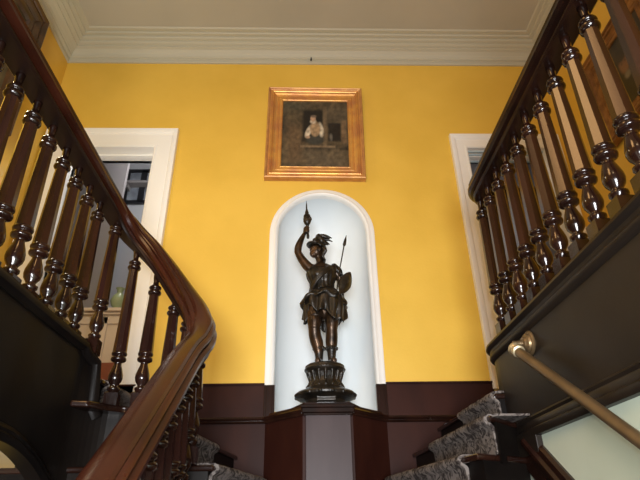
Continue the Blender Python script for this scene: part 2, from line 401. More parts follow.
# ---- left string board (follows the same plan), cap and arch moulding
ls = empty('string_board', (-1.25, 2.0, .4))
tag(ls, 'black brown curved string board under the balustrade with an arched lower edge', 'string board')
SP = [(-1.245, .0), (-1.245, 1.0), (-1.245, 2.0), (-1.245, 2.75), (-1.215, 2.97), (-1.11, 3.085), (-.96, 3.10), (-.82, 3.07), (-.72, 3.0), (-.655, 2.88), (-.645, 2.7), (-.645, 2.3), (-.645, 1.6), (-.645, .6)]
sp = catmull([(x, y, 0) for x, y in SP], .03)
def topz(p):
    if p.y < 2.9 and p.x < -1.1: return .915
    if p.x < -1.19: return .915 - .05 * ((p.y - 2.9) / .1 if p.y > 2.9 else 0) - .02
    if p.x < -.90: return .60
    if p.x < -.70: return .475
    if p.y > 2.77: return .295
    return .10 - .18 * ((2.77 - p.y) / .257) + .06
def botz(p):
    if p.x < -1.1:
        return .345 if p.y < 2.25 else .345 - .55 * (min(p.y, 3.1) - 2.25) ** 2 * .95
    if p.x < -.66: 
        return -.05 - .35 * (p.x + 1.1)
    return min(-.2, .10 - .18 * ((2.77 - p.y) / .257) - .38)
bm = bmesh.new()
for a, b in zip(sp[:-1], sp[1:]):
    mid = (a + b) / 2; t = (b - a).normalized(); n = t.cross(Vector((0, 0, 1)))
    zt = topz(mid)
    q = [a - n * .06, b - n * .06, b, a]
    va = [bm.verts.new((v.x, v.y, botz(w))) for v, w in zip(q, (a, b, b, a))]
    vb = [bm.verts.new((v.x, v.y, zt)) for v in q]
    bm.faces.new(va); bm.faces.new(vb)
    for i in range(4): bm.faces.new((va[i], va[(i + 1) % 4], vb[(i + 1) % 4], vb[i]))
at(ls, link_mesh('board', bm, M['string']))
bm = bmesh.new()
cappath = [(p.x, p.y, topz(p) + .004 - max(0, p.y - 3.03) * 2.0) for p in sp if p.x < -1.15]
CP = [(-.075, -.03), (.012, -.035), (.018, -.02), (.03, -.012), (.034, .004), (.028, .018), (.012, .024), (.01, .036), (-.01, .042), (-.075, .042)]
sweep(bm, cappath, CP, mitre=False)
at(ls, link_mesh('cap_moulding', bm, M['string'], smooth=True, sharp=40))
bm = bmesh.new()
ap = [(p.x, p.y, botz(p)) for p in sp if p.x < -1.15]
AP = [(-.06, -.012), (.014, -.012), (.022, .0), (.022, .018), (.012, .028), (.016, .040), (.010, .055), (-.0, .062), (-.06, .062)]
sweep(bm, ap, AP, mitre=False)
at(ls, link_mesh('arch_moulding', bm, M['string'], smooth=True, sharp=40))

# ------------------------------------------------------------------ winder steps
def off(line, y):
    (x0, y0), (x1, y1) = line; return x0 + (x1 - x0) * (y - y0) / (y1 - y0)
def winders(name, label, side, lines, zs, y0s, xend, cw):
    e = empty(name, (xend, 3.6, .12)); tag(e, label, 'steps')
    for i, (ln, z) in enumerate(zip(lines, zs)):
        y0 = y0s[i]; xe = xend
        if side > 0: xe = (1.122, 1.122, 1.36, 1.62)[i]
        xa, xb = off(ln, y0), off(ln, YW - .04)
        z0 = -.15 if i == 0 else zs[i - 1] - .04
        bm = bmesh.new(); d = .028 * side
        ye = y0 + (.22 if side > 0 and i < 2 else 0)
        prism(bm, [(xa + d, y0 + .012), (xb + d, YW - .04), (xe, YW - .04), (xe, ye + .012)], z0, z - .03)
        at(e, link_mesh('riser', bm, M['string']))
        bm = bmesh.new()
        prism(bm, [(xa, y0), (xb, YW - .035), (xe, YW - .035), (xe, ye)], z - .03, z)
        bevel(bm, .01, 3)
        at(e, link_mesh('tread', bm, M['mahog']))
        # carpet runner on this step: riser face, round nosing, top
        ya, yb = cw[i]; bm = bmesh.new(); rings = []
        nx = side
        prof = [(.022, z - .175), (.018, z - .10), (.012, z - .05), (-.012, z - .036), (-.022, z - .018), (-.016, z + .002), (.006, z + .012), (.06, z + .013), (.22, z + .012), (.22, z + .002), (.06, z + .002), (.008, z - .002), (-.006, z - .018), (.024, z - .04), (.03, z - .05), (.034, z - .175)]
        n = 14
        for k in range(n + 1):
            y = ya + (yb - ya) * k / n
            wob = .004 * math.sin(k * 1.9 + i)
            rings.append([bm.verts.new((off(ln, y) + nx * (a + (wob if a < .02 else 0)), y, zz)) for a, zz in prof])
        grid_close(bm, rings)
        at(e, link_mesh('carpet_runner', bm, M['carpet'], smooth=True, sharp=60))
    return e
winders('winder_steps', 'grey carpeted winder steps rising beneath the fascia with the brass handrail', 1,
        [((.87, 2.21), (.515, 4.2)), ((.93, 2.4), (.79, 4.2)), ((1.08, 2.75), (1.0, 4.2)), ((1.33, 3.2), (1.33, 4.2))], [.30, .48, .66, .81], [2.60, 2.66, 3.0, 3.27], 1.62,
        [(2.77, 3.94), (2.70, 3.68), (3.0, 3.6), (3.35, 4.0)])
winders('winder_steps', 'grey carpeted winder steps rising behind the turn of the swept handrail', -1,
        [((-.50, 2.83), (-.215, 4.2)), ((-.64, 3.1), (-.49, 4.2)), ((-.90, 3.1), (-.85, 4.2)), ((-1.20, 3.1), (-1.13, 4.2))], [.30, .48, .62, .80], [2.95, 3.10, 3.12, 3.14], -1.57,
        [(2.98, 3.9), (3.16, 3.62), (3.22, 3.9), (3.22, 4.1)])
# blocks filling under the b9 tread out to the string face
bm = bmesh.new()
prism(bm, [(-1.24, 2.86), (-1.15, 2.88), (-1.09, 3.0), (-1.02, 3.06), (-.89, 3.06), (-.89, 3.2), (-1.24, 3.2)], .585, .62)
bevel(bm, .012, 3); o = at(ls, link_mesh('tread_return', bm, M['mahog']))
bm = bmesh.new()
prism(bm, [(-.91, 3.05), (-.80, 3.035), (-.70, 2.97), (-.64, 2.99), (-.64, 3.2), (-.91, 3.2)], .445, .48)
bevel(bm, .012, 3); o = at(ls, link_mesh('tread_return', bm, M['mahog']))

# landing and main flight
bm = bmesh.new()
prism(bm, [(-.66, 2.77), (1.13, 2.77), (1.13, 3.3), (1.5, YW - .04), (-1.2, YW - .04), (-.9, 3.15), (-.66, 2.95)], -.12, .12)
struct(link_mesh('floor_landing', bm, M['floorw']))
mf = empty('stair_flight', (.25, 2.77, -.1)); tag(mf, 'carpeted main stair flight descending from the landing towards the hall', 'stairs')
for k in range(9):
    y = 2.77 - .257 * k; z = .12 - .18 * (k + 1)
    at(mf, link_mesh('tread', bevel(bxm(-.59, 1.125, y - .257 - .025, y, z - .03, z), .008), M['mahog']))
    at(mf, link_mesh('riser', bxm(-.59, 1.125, y - .257, y - .235, z - .18, z - .03), M['mahog']))
    bm = bmesh.new()
    prof = [(y - .257 - .008, z - .17), (y - .257 - .008, z - .04), (y - .257 - .035, z - .03), (y - .257 - .035, z), (y - .257 - .02, z + .01), (y - .001, z + .01), (y - .001, z + .001), (y - .257 - .02, z + .001), (y - .257 - .027, z - .003), (y - .257 - .027, z - .028), (y - .257, z - .036), (y - .257, z - .17)]
    rings = [[bm.verts.new((x, a, b)) for a, b in prof] for x in (-.25, .80)]
    grid_close(bm, rings); at(mf, link_mesh('carpet_runner', bm, M['carpet']))
# raking skirting on the right wall of the main flight
bm = bmesh.new()
sk = [(-.0, -.09), (-.02, -.09), (-.024, -.02), (-.03, .02), (-.045, .03), (-.045, .05), (-.03, .06), (-.028, .09), (-.012, .10), (0, .10)]
sweep(bm, [(1.13, .55, -1.24), (1.13, 2.80, .335)], [(a, b) for a, b in sk])
struct(link_mesh('baseboard_right', bm, M['mahog']))

# ------------------------------------------------------------------ right gallery fascia + balustrade
rf = empty('gallery_fascia', (1.13, 2.0, .38)); tag(rf, 'broad dark moulded wood fascia under the balustrade carrying the brass handrail', 'fascia')
RPth = [(1.13, .0), (1.13, 3.0)] + [(1.13 + .12 - .12 * math.cos(a), 3.0 + .22 * math.sin(a)) for a in [PI / 2 * k / 8 for k in range(1, 9)]] + [(1.6, 3.22)]
def fpath(z): return [(x, y, z) for x, y in RPth]
# travelling +Y, 'right' side is +X (into the slab), so the visible face is negative
bm = bmesh.new(); sweep(bm, fpath(0), [(.04, .40), (-.0, .40), (-.0, .90), (.04, .90)])
at(rf, link_mesh('panel', bm, M['fascia']))
bm = bmesh.new(); sweep(bm, fpath(0), [(.10, .955), (-.022, .965), (-.034, .955), (-.038, .94), (-.030, .928), (-.018, .922), (-.014, .905), (-.022, .898), (-.024, .886), (-.016, .872), (-.006, .862), (.02, .858), (.02, .90), (.10, .92)])
at(rf, link_mesh('cap_moulding', bm, M['fascia'], smooth=True, sharp=40))
bm = bmesh.new(); sweep(bm, fpath(0), [(.05, .375), (-.028, .378), (-.032, .39), (-.028, .412), (-.018, .42), (-.018, .445), (-.010, .455), (-.014, .468), (-.002, .480), (.05, .48)])
at(rf, link_mesh('lower_moulding', bm, M['fascia'], smooth=True, sharp=40))
bm = bmesh.new()
for x0, x1, y0, y1, z0, z1 in ((1.10, 1.16, 2.62, 3.22, .30, .40),):
    box(bm, x0, x1, y0, y1, z0, z1)
at(rf, link_mesh('end_block', bevel(bm), M['fascia']))

rb = empty('stair_balustrade', (1.16, 2.0, GF)); tag(rb, 'level mahogany gallery balustrade above the fascia with the brass handrail', 'balustrade', 'dark turned balustrades of the stair')
rr = [(1.175, .2, 1.99), (1.175, 1.5, 1.99), (1.175, 2.85, 1.99)] + [(1.175 + .15 - .15 * math.cos(a), 2.85 + .15 * math.sin(a), 1.99) for a in [PI / 2 * k / 8 for k in range(1, 9)]] + [(1.62, 3.0, 1.99)]
bm = bmesh.new(); sweep(bm, rr, RP, mitre=False)
at(rb, link_mesh('handrail', bm, M['railr'], smooth=True, sharp=30))
for k in range(0, 18):
    add_baluster(rb, 1.175, 2.93 - .1655 * k, .965, 1.805, 0, 1.93)
for x in (1.33, 1.48):
    add_baluster(rb, x, 3.0, .965, 1.805, 0, 1.93)

# brass handrail
bh = empty('brass_handrail', (1.05, 2.5, .75)); tag(bh, 'round aged brass handrail sloping across the fascia and pale green wall', 'handrail')
bm = bmesh.new(); tube(bm, [(1.05, 2.52, .762), (1.05, 2.0, .415), (1.05, 1.5, .08), (1.05, .9, -.32), (1.05, .3, -.72)], .0235, 20)
at(bh, link_mesh('rail', bm, M['brass'], smooth=True, sharp=50))
RM = Matrix.Rotation(-PI / 2, 4, 'Y')
bm = bmesh.new(); lathe(bm, [(.006, -.004), (.062, -.004), (.064, .004), (.056, .012), (.050, .012), (.046, .022), (.036, .026), (.030, .036), (.016, .040), (.013, .07), (.013, .085)], (1.128, 2.53, .80), 28, M4=RM)
at(bh, link_mesh('wall_bracket', bm, M['brass'], smooth=True, sharp=40))
d = Vector((0, .84, .55)).normalized()
bm = bmesh.new(); q = d.to_track_quat('Z', 'Y').to_matrix().to_4x4()
lathe(bm, [(.020, -.05), (.031, -.045), (.034, -.03), (.031, -.018), (.028, -.012), (.033, -.004), (.034, .008), (.028, .02), (.014, .028)], (1.05, 2.53, .77), 22, M4=q)
at(bh, link_mesh('end_collar', bm, M['brassl'], smooth=True, sharp=50))
for y in (1.35,):
    bm = bmesh.new(); tube(bm, [(1.128, y, -.08), (1.08, y, -.08), (1.052, y, -.045)], .009, 10)
    lathe(bm, [(.004, 0), (.035, 0), (.035, .006), (.012, .012)], (1.128, y, -.08), 20, M4=RM)
    at(bh, link_mesh('lower_bracket', bm, M['brass'], smooth=True, sharp=50))

# ------------------------------------------------------------------ framed pictures
def frame_bm(w, h, prof):
    """rectangle w x h (outer) in XZ, facing -Y; prof = (inset, projection)"""
    bm = bmesh.new()
    cs = [(-1, -1), (-1, 1), (1, 1), (1, -1)]
    rings = [[bm.verts.new((sx * (w / 2 - a), -b, sz * (h / 2 - a))) for a, b in prof] for sx, sz in cs]
    n = len(prof)
    for i in range(4):
        A, B = rings[i], rings[(i + 1) % 4]
        for k in range(n - 1): bm.faces.new((A[k], A[k + 1], B[k + 1], B[k]))
    return bm
def canvas(name, w, h, fn, m, nx=110, nz=110):
    bm = bmesh.new(); lay = bm.loops.layers.float_color.new('paint')
    V = [[bm.verts.new(((i / nx - .5) * w, 0, (j / nz - .5) * h)) for i in range(nx + 1)] for j in range(nz + 1)]
    cols = [[fn(i / nx, j / nz) for i in range(nx + 1)] for j in range(nz + 1)]
    for j in range(nz):
        for i in range(nx):
            f = bm.faces.new((V[j][i], V[j][i + 1], V[j + 1][i + 1], V[j + 1][i]))
            for l, (a, b) in zip(f.loops, ((j, i), (j, i + 1), (j + 1, i + 1), (j + 1, i))): l[lay] = (*cols[a][b], 1)
    me = bpy.data.meshes.new(name); bm.to_mesh(me); bm.free(); me.materials.append(m)
    o = bpy.data.objects.new(name, me); C.objects.link(o); return o
def mixc(a, b, t): t = max(0, min(1, t)); return tuple(x + (y - x) * t for x, y in zip(a, b))
def soft(d, s=.02): return max(0, min(1, .5 - d / s))
def ell(u, v, cx, cy, rx, ry, ang=0):
    dx, dy = u - cx, v - cy; c, s = math.cos(ang), math.sin(ang); dx, dy = dx * c + dy * s, -dx * s + dy * c
    return (math.hypot(dx / rx, dy / ry) - 1) * min(rx, ry)
def rct(u, v, x0, x1, y0, y1): return max(x0 - u, u - x1, y0 - v, v - y1)
def scene_paint(u, v):
    n = noise.fractal(Vector((u * 6, v * 6, 3.1)), 1.0, 2.0, 5); n2 = noise.fractal(Vector((u * 18, v * 18, 8.1)), 1.0, 2.0, 4)
    c = mixc((.030, .024, .016), (.085, .062, .034), .5 + n)
    c = mixc(c, (.10, .062, .032), soft(rct(u, v, .08, .30, .08, .62), .12) * .7)      # warm stone on the left
    c = mixc(c, (.06, .055, .035), soft(rct(u, v, .0, .4, .85, 1.0), .1) * .6)
    c = mixc(c, (.008, .007, .006), soft(rct(u, v, .31, .62, .38, .86), .05))            # dark opening
    c = mixc(c, (.11, .078, .045), soft(rct(u, v, .62, .68, .30, .92), .02) * .8)        # post
    c = mixc(c, (.07, .055, .035), soft(rct(u, v, .68, .98, .62, .92), .06) * .6)
    c = mixc(c, (.010, .008, .007), soft(rct(u, v, .70, .89, .38, .66), .03))
    c = mixc(c, (.13, .12, .10), soft(ell(u, v, .74, .44, .022, .05), .02) * .7)
    c = mixc(c, (.14, .085, .045), soft(rct(u, v, .90, .97, .36, .70), .03) * .6)
    c = mixc(c, (.17, .12, .07), soft(rct(u, v, .28, .80, .285, .315), .02) * .8)        # sill
    c = mixc(c, (.01, .008, .006), soft(rct(u, v, .34, .62, .26, .285), .03) * .8)
    c = mixc(c, (.01, .008, .006), soft(rct(u, v, .86, 1.0, .25, .29), .02) * .8)
    c = mixc(c, (.11, .085, .055), soft(rct(u, v, .35, .9, .02, .25), .15) * .45)
    # seated figure in shirt sleeves and waistcoat
    c = mixc(c, (.03, .03, .025), soft(ell(u, v, .50, .40, .13, .075), .03))
    c = mixc(c, (.42, .36, .27), soft(ell(u, v, .405, .53, .040, .10, -.45), .02))
    c = mixc(c, (.42, .37, .28), soft(ell(u, v, .585, .555, .040, .105, .15), .02))
    c = mixc(c, (.25, .17, .095), soft(ell(u, v, .50, .565, .078, .115), .02))
    c = mixc(c, (.38, .32, .24), soft(ell(u, v, .47, .68, .045, .035), .02))
    c = mixc(c, (.30, .19, .12), soft(ell(u, v, .468, .725, .040, .048), .015))
    c = mixc(c, (.10, .075, .055), soft(ell(u, v, .475, .762, .042, .022), .015))
    c = mixc(c, (.30, .20, .13), soft(ell(u, v, .39, .44, .03, .02), .015))
    k = 1 + .5 * n2
    return tuple(max(.002, 1.25 * x * k) for x in c)
def portrait_paint(u, v):
    n = noise.fractal(Vector((u * 5, v * 5, 1.1)), 1.0, 2.0, 4)
    c = mixc((.012, .009, .006), (.035, .024, .013), .5 + n)
    c = mixc(c, (.010, .008, .007), soft(ell(u, v, .5, .12, .36, .30), .06))
    c = mixc(c, (.16, .075, .035), soft(ell(u, v, .50, .58, .10, .14), .04))
    c = mixc(c, (.02, .012, .008), soft(ell(u, v, .50, .70, .12, .07), .05))
    c = mixc(c, (.025, .012, .008), soft(ell(u, v, .465, .60, .016, .01), .01)); c = mixc(c, (.025, .012, .008), soft(ell(u, v, .54, .60, .016, .01), .01))
    c = mixc(c, (.14, .12, .09), soft(ell(u, v, .50, .40, .06, .05), .04))
    return c
MP = attr_mat('genre_painting_oils', .35); MP2 = attr_mat('portrait_oils', .35)

def picture(name, label, loc, rotz, tilt, w, h, bands, fn, pm, fw, mlist, roll=0.0):
    e = empty(name, loc); e.rotation_euler = (tilt, roll, rotz)
    tag(e, label, 'painting')
    for nm, prof, mm in zip(('frame', 'frame_moulding', 'frame_slip'), bands, mlist):
        o = link_mesh(nm, frame_bm(w, h, prof), mm); o.parent = e
    o = canvas('canvas', w - 2 * fw + .01, h - 2 * fw + .01, fn, pm); o.parent = e; o.location = (0, -.018, 0)
    bk = link_mesh('backing', bxm(-w / 2 + .03, w / 2 - .03, -.012, .0, -h / 2 + .03, h / 2 - .03), M['frame_dark']); bk.parent = e
    return e
bands = [[(0, .0), (0, .055), (.004, .066), (.012, .070), (.020, .064), (.024, .054), (.030, .050)],
         [(.030, .050), (.040, .050), (.046, .058), (.054, .062), (.062, .056), (.068, .044), (.085, .034), (.105, .030), (.112, .036), (.118, .036), (.122, .030)],
         [(.122, .030), (.145, .030), (.150, .034), (.156, .030), (.160, .014)]]
picture('framed_painting', 'gilt framed painting of a man in shirt sleeves hanging above the statue niche', (.108, YW - .012, 3.55), 0, .02, .99, 1.16, bands, scene_paint, MP, .16, [M['giltrub'], M['gilt'], M['gilt']], roll=.012)
picture('framed_painting', 'dim portrait in aged gilt frame behind the level gallery balustrade', (XR - .012, 3.12, 3.38), -PI / 2, 0, .98, .98, bands, portrait_paint, MP2, .16, [M['gilt_dim']] * 3)
b3 = [[(0, .0), (0, .05), (.01, .11), (.03, .12), (.05, .105), (.06, .09)], [(.06, .09), (.08, .095), (.10, .10), (.115, .085), (.135, .06), (.15, .06), (.16, .07), (.17, .06)], [(.17, .06), (.19, .05), (.2, .015)]]
picture('framed_painting', 'large picture in deep dark brown moulded frame close under the cornice', (XL + .012, 2.87, 3.68), PI / 2, 0, 1.36, 1.44, b3, lambda u, v: mixc((.05, .04, .025), (.11, .09, .055), .5 + noise.fractal(Vector((u * 5, v * 5, 7)), 1, 2, 4)), MP2, .2, [M['frame_dark']] * 3)
# (canvas of the last two shares the same paint attribute material)

# hook in the cornice
hk = bmesh.new(); tube(hk, [(.075, 4.165, 4.632), (.075, 4.150, 4.61), (.075, 4.148, 4.585), (.075, 4.138, 4.572), (.075, 4.125, 4.576), (.075, 4.122, 4.59)], .006, 8)
box(hk, .066, .084, 4.160, 4.176, 4.600, 4.645)
tag(link_mesh('picture_hook', hk, M['black'], smooth=True, sharp=40), 'tiny dark metal hook on the cornice above the gilt framed painting', 'hook')

# ------------------------------------------------------------------ inside the doorways
e = empty('wall_mirror', (-2.17, 5.98, 4.13)); tag(e, 'black framed print on the grey wall seen through the doorway above the handrail', 'picture')
o = link_mesh('frame', frame_bm(.56, .56, [(0, 0), (0, .03), (.05, .03), (.05, .005)]), M['black']); o.parent = e
o = link_mesh('print', bxm(-.24, .24, -.012, -.002, -.24, .24), M['greyglass']); o.parent = e
o = link_mesh('mullion', bxm(-.08, .0, -.03, -.004, -.26, .26), M['black']); o.parent = e
e.name = 'framed_print'
bm = bxm(-2.44, -1.6, 5.84, 5.99, 4.11, 4.15); box(bm, -2.40, -2.37, 5.86, 5.99, 4.05, 4.11); box(bm, -1.7, -1.67, 5.86, 5.99, 4.05, 4.11)
tag(link_mesh('wall_shelf', bevel(bm, .004), M['greyd']), 'slim grey wall shelf crossing the black framed print', 'shelf')
cb = empty('panelled_cabinet', (-2.1, 5.0, GF + .2)); tag(cb, 'cream panelled cabinet standing inside the doorway behind the balusters', 'cabinet')
at(cb, link_mesh('carcass', bxm(-2.92, -1.50, 4.86, 5.17, 1.15, 1.85), M['cab']))
bm = bmesh.new(); box(bm, -2.95, -1.47, 4.83, 5.18, 1.85, 1.875); box(bm, -2.94, -1.48, 4.80, 5.17, 1.875, 1.91); at(cb, link_mesh('top', bevel(bm, .006), M['cab']))
for x in (-2.90, -2.43, -1.96):
    bm = bmesh.new(); box(bm, x, x + .44, 4.835, 4.86, 1.19, 1.82)
    box(bm, x, x + .07, 4.82, 4.835, 1.19, 1.82); box(bm, x + .37, x + .44, 4.82, 4.835, 1.19, 1.82); box(bm, x, x + .44, 4.82, 4.835, 1.75, 1.82); box(bm, x, x + .44, 4.82, 4.835, 1.19, 1.28)
    dd = at(cb, link_mesh('door', bevel(bm, .003), M['cab']))
    bm = bmesh.new(); lathe(bm, [(.004, 0), (.010, .004), (.016, .02), (.012, .03), (.003, .033)], (x + .40, 4.82, 1.5), 12, M4=Matrix.Rotation(PI / 2, 4, 'X'))
    kb = link_mesh('knob', bm, M['brassl'], smooth=True); kb.parent = dd
bm = bmesh.new(); lathe(bm, [(.03, 0), (.05, .01), (.02, .03), (.06, .08), (.078, .13), (.06, .18), (.025, .22), (.035, .26), (.045, .27)], (-1.88, 4.97, 1.91), 20)
tag(link_mesh('vase', bm, M['green'], smooth=True, sharp=50), 'small greenish vase on top of the cream panelled cabinet', 'vase')

# ------------------------------------------------------------------ bronze statue
SX, SY = NX - .008, 4.0
st = empty('bronze_statue', (SX, SY, .80)); tag(st, 'dark bronze helmeted warrior woman raising a torch inside the arched white niche', 'statue')
def S(dx, dy, z): return Vector((SX + dx, SY + dy, z))
# base
bm = bmesh.new()
lathe(bm, [(.150, .80), (.155, .83), (.205, .845), (.228, .855), (.232, .875), (.215, .89), (.175, .905), (.150, .92), (.132, .94), (.118, .965), (.116, 1.0), (.128, 1.035), (.152, 1.05), (.160, 1.065), (.152, 1.075), (.152, 1.09), (.138, 1.10), (.02, 1.106)], (SX, SY, 0), 40)
for k in range(16):
    a = 2 * PI * k / 16
    p = Vector((SX + .150 * math.cos(a), SY + .150 * math.sin(a), 0))
    tube(bm, [(SX + .140 * math.cos(a), SY + .140 * math.sin(a), .93), (SX + .119 * math.cos(a), SY + .119 * math.sin(a), .975), (SX + .136 * math.cos(a), SY + .136 * math.sin(a), 1.04)], [.012, .007, .011], 7)
    a2 = a + .2
    bmesh.ops.create_uvsphere(bm, u_segments=8, v_segments=6, radius=.016, matrix=Matrix.Translation((SX + .222 * math.cos(a2), SY + .222 * math.sin(a2), .866)))
box(bm, SX - .07, SX + .07, SY - .170, SY - .13, .805, .84)
bmesh.ops.recalc_face_normals(bm, faces=bm.faces[:])
bo = link_mesh('base', bm, M['bronze']); rmb = bo.modifiers.new('r', 'REMESH'); rmb.mode = 'VOXEL'; rmb.voxel_size = .004; rmb.use_smooth_shade = True
bpy.context.view_layer.update()
bme = bpy.data.meshes.new_from_object(bo.evaluated_get(bpy.context.evaluated_depsgraph_get())); bo.modifiers.clear(); bo.data = bme
at(st, bo)

def skin(nodes, edges, sub=2):
    me = bpy.data.meshes.new('sk'); me.from_pydata([n[0] for n in nodes], edges, [])
    o = bpy.data.objects.new('sk', me); C.objects.link(o)
    o.modifiers.new('s', 'SKIN'); 
    sl = me.skin_vertices[0].data if me.skin_vertices else None
    if sl is None:
        bpy.context.view_layer.objects.active = o; me.skin_vertices.new() if hasattr(me.skin_vertices, 'new') else None; sl = me.skin_vertices[0].data
    for v, n in zip(sl, nodes): v.radius = n[1] if isinstance(n[1], tuple) else (n[1], n[1])
    sl[0].use_root = True
    m = o.modifiers.new('d', 'SUBSURF'); m.levels = sub
    bpy.context.view_layer.update()
    ev = o.evaluated_get(bpy.context.evaluated_depsgraph_get())
    res = bpy.data.meshes.new_from_object(ev)
    bpy.data.objects.remove(o); return res
def chain_tube(bm, pts, rad, seg=14, n=6):
    """smooth tapering limb through pts"""
    Pp = []; 
    V = [Vector((*p, r)) if False else None for p, r in zip(pts, rad)]
    P = [Vector(p) for p in pts]; ex = [P[0] * 2 - P[1]] + P + [P[-1] * 2 - P[-2]]; rx = [rad[0]] + list(rad) + [rad[-1]]
    out = []; rr = []
    for i in range(1, len(ex) - 2):
        for k in range(n):
            t = k / n; a, b, c, d = ex[i - 1:i + 3]
            out.append(0.5 * ((2 * b) + (c - a) * t + (2 * a - 5 * b + 4 * c - d) * t * t + (3 * b - a - 3 * c + d) * t ** 3))
            A, B, Cc, D = rx[i - 1:i + 3]
            rr.append(0.5 * ((2 * B) + (Cc - A) * t + (2 * A - 5 * B + 4 * Cc - D) * t * t + (3 * B - A - 3 * Cc + D) * t ** 3))
    out.append(P[-1]); rr.append(rad[-1])
    tube(bm, out, rr, seg)
def ball(bm, c, r, sc=(1, 1, 1), rot=None, seg=16):
    m = Matrix.Translation(c) @ (rot.to_matrix().to_4x4() if rot else Matrix()) @ Matrix.Diagonal((*sc, 1))
    bmesh.ops.create_uvsphere(bm, u_segments=seg, v_segments=seg // 2 + 2, radius=r, matrix=m)
def torso_loft(bm, rows, seg=20):
    rings = [[bm.verts.new(S(cx + rx * math.cos(2 * PI * k / seg), cy + ry * math.sin(2 * PI * k / seg), z)) for k in range(seg)] for cx, cy, z, rx, ry in rows]
    grid_close(bm, rings)
bm = bmesh.new()
torso_loft(bm, [(.005, 0, 1.47, .02, .03), (.010, 0, 1.50, .065, .055), (.010, 0, 1.56, .115, .085), (.008, .0, 1.62, .122, .09), (.0, 0, 1.68, .105, .08), (-.010, 0, 1.74, .078, .064), (-.014, 0, 1.79, .080, .066), (-.012, -.005, 1.85, .098, .078), (-.008, 0, 1.90, .112, .074), (-.006, .0, 1.94, .105, .06), (-.012, 0, 1.965, .06, .045), (-.018, 0, 1.98, .035, .035)])
ball(bm, S(-.052, -.062, 1.855), .040); ball(bm, S(.032, -.062, 1.855), .040)          # bust
chain_tube(bm, [S(-.016, .0, 1.94), S(-.026, -.004, 2.0), S(-.038, -.006, 2.05)], [.038, .031, .032])   # neck
# head turned towards the raised torch
HD = S(-.052, -.012, 2.095)
ball(bm, HD, .062, (.92, .86, 1.12)); ball(bm, HD + Vector((-.022, -.012, -.032)), .042, (.9, .8, 1.0))
f = Vector((-.80, -.60, .12)).normalized(); sd = f.cross(Vector((0, 0, 1))).normalized()
ball(bm, HD + f * .058 + Vector((0, 0, -.006)), .011, (.8, .8, 1.9)); ball(bm, HD + f * .066 + Vector((0, 0, -.018)), .0085)   # nose
ball(bm, HD + f * .052 + Vector((0, 0, -.042)), .012, (1, 1, .55)); ball(bm, HD + f * .046 + Vector((0, 0, -.062)), .015)      # mouth, chin
ball(bm, HD + f * .048 + sd * .02 + Vector((0, 0, .010)), .010, (1, 1, .6)); ball(bm, HD + f * .048 - sd * .02 + Vector((0, 0, .010)), .010, (1, 1, .6))
ball(bm, HD + sd * .056 + Vector((0, 0, -.005)), .014, (.6, .8, 1.2)); ball(bm, HD - sd * .056 + Vector((0, 0, -.005)), .014, (.6, .8, 1.2))
# raised right arm
chain_tube(bm, [S(-.075, .0, 1.915), S(-.125, -.005, 1.945), S(-.178, -.02, 2.01), S(-.214, -.03, 2.075)], [.045, .043, .036, .031])
chain_tube(bm, [S(-.212, -.03, 2.065), S(-.206, -.04, 2.12), S(-.180, -.048, 2.19), S(-.158, -.05, 2.235)], [.031, .032, .024, .018])
ball(bm, S(-.150, -.052, 2.258), .025, (.75, 1, 1.25))
for k in range(4):          # fingers closed round the torch handle
    z = 2.285 - k * .015
    chain_tube(bm, [S(-.158, -.062, z - .012), S(-.150, -.084, z), S(-.128, -.090, z + .002), S(-.114, -.076, z)], [.0095, .009, .0085, .0075], 8, 3)
chain_tube(bm, [S(-.150, -.036, 2.25), S(-.135, -.030, 2.272), S(-.115, -.038, 2.288)], [.011, .0095, .008], 8, 3)
# left arm bent to the shield
chain_tube(bm, [S(.065, .0, 1.915), S(.108, .0, 1.89), S(.145, .01, 1.83), S(.158, .015, 1.775)], [.045, .042, .034, .030])
chain_tube(bm, [S(.158, .015, 1.785), S(.160, -.02, 1.745), S(.150, -.065, 1.72), S(.145, -.09, 1.715)], [.030, .028, .022, .018])
ball(bm, S(.142, -.108, 1.715), .024, (.8, 1.1, .9))
for k in range(4):
    chain_tube(bm, [S(.148, -.115, 1.735 - k * .014), S(.155, -.140, 1.737 - k * .014), S(.168, -.146, 1.735 - k * .014), S(.176, -.134, 1.735 - k * .014)], [.009, .0085, .008, .007], 8, 3)
chain_tube(bm, [S(.135, -.10, 1.735), S(.140, -.118, 1.752), S(.158, -.128, 1.758)], [.010, .009, .008], 8, 3)
# legs: image-left thigh forward and bare, weight on it; the other relaxed
chain_tube(bm, [S(-.050, .0, 1.62), S(-.064, -.014, 1.54), S(-.074, -.036, 1.46), S(-.078, -.040, 1.385)], [.074, .076, .065, .050])
chain_tube(bm, [S(-.078, -.038, 1.40), S(-.074, -.022, 1.34), S(-.056, -.008, 1.27), S(-.044, .0, 1.19), S(-.042, .0, 1.135)], [.049, .050, .050, .033, .029])
chain_tube(bm, [S(.062, .0, 1.60), S(.066, -.012, 1.53), S(.062, -.028, 1.45), S(.058, -.030, 1.385)], [.072, .070, .060, .048])
chain_tube(bm, [S(.058, -.030, 1.395), S(.058, -.014, 1.33), S(.056, -.002, 1.27), S(.054, .004, 1.19), S(.055, .004, 1.135)], [.047, .049, .047, .032, .029])
for x in (-.042, .055):
    sgn = -1 if x < 0 else 1
    chain_tube(bm, [S(x, .03, 1.125), S(x + .004 * sgn, -.01, 1.128), S(x + .012 * sgn, -.06, 1.122), S(x + .018 * sgn, -.10, 1.118)], [.026, .028, .026, .018], 12, 4)
me = bpy.data.meshes.new('figure'); bm.to_mesh(me); bm.free()
tmp = bpy.data.objects.new('tmp', me); C.objects.link(tmp)
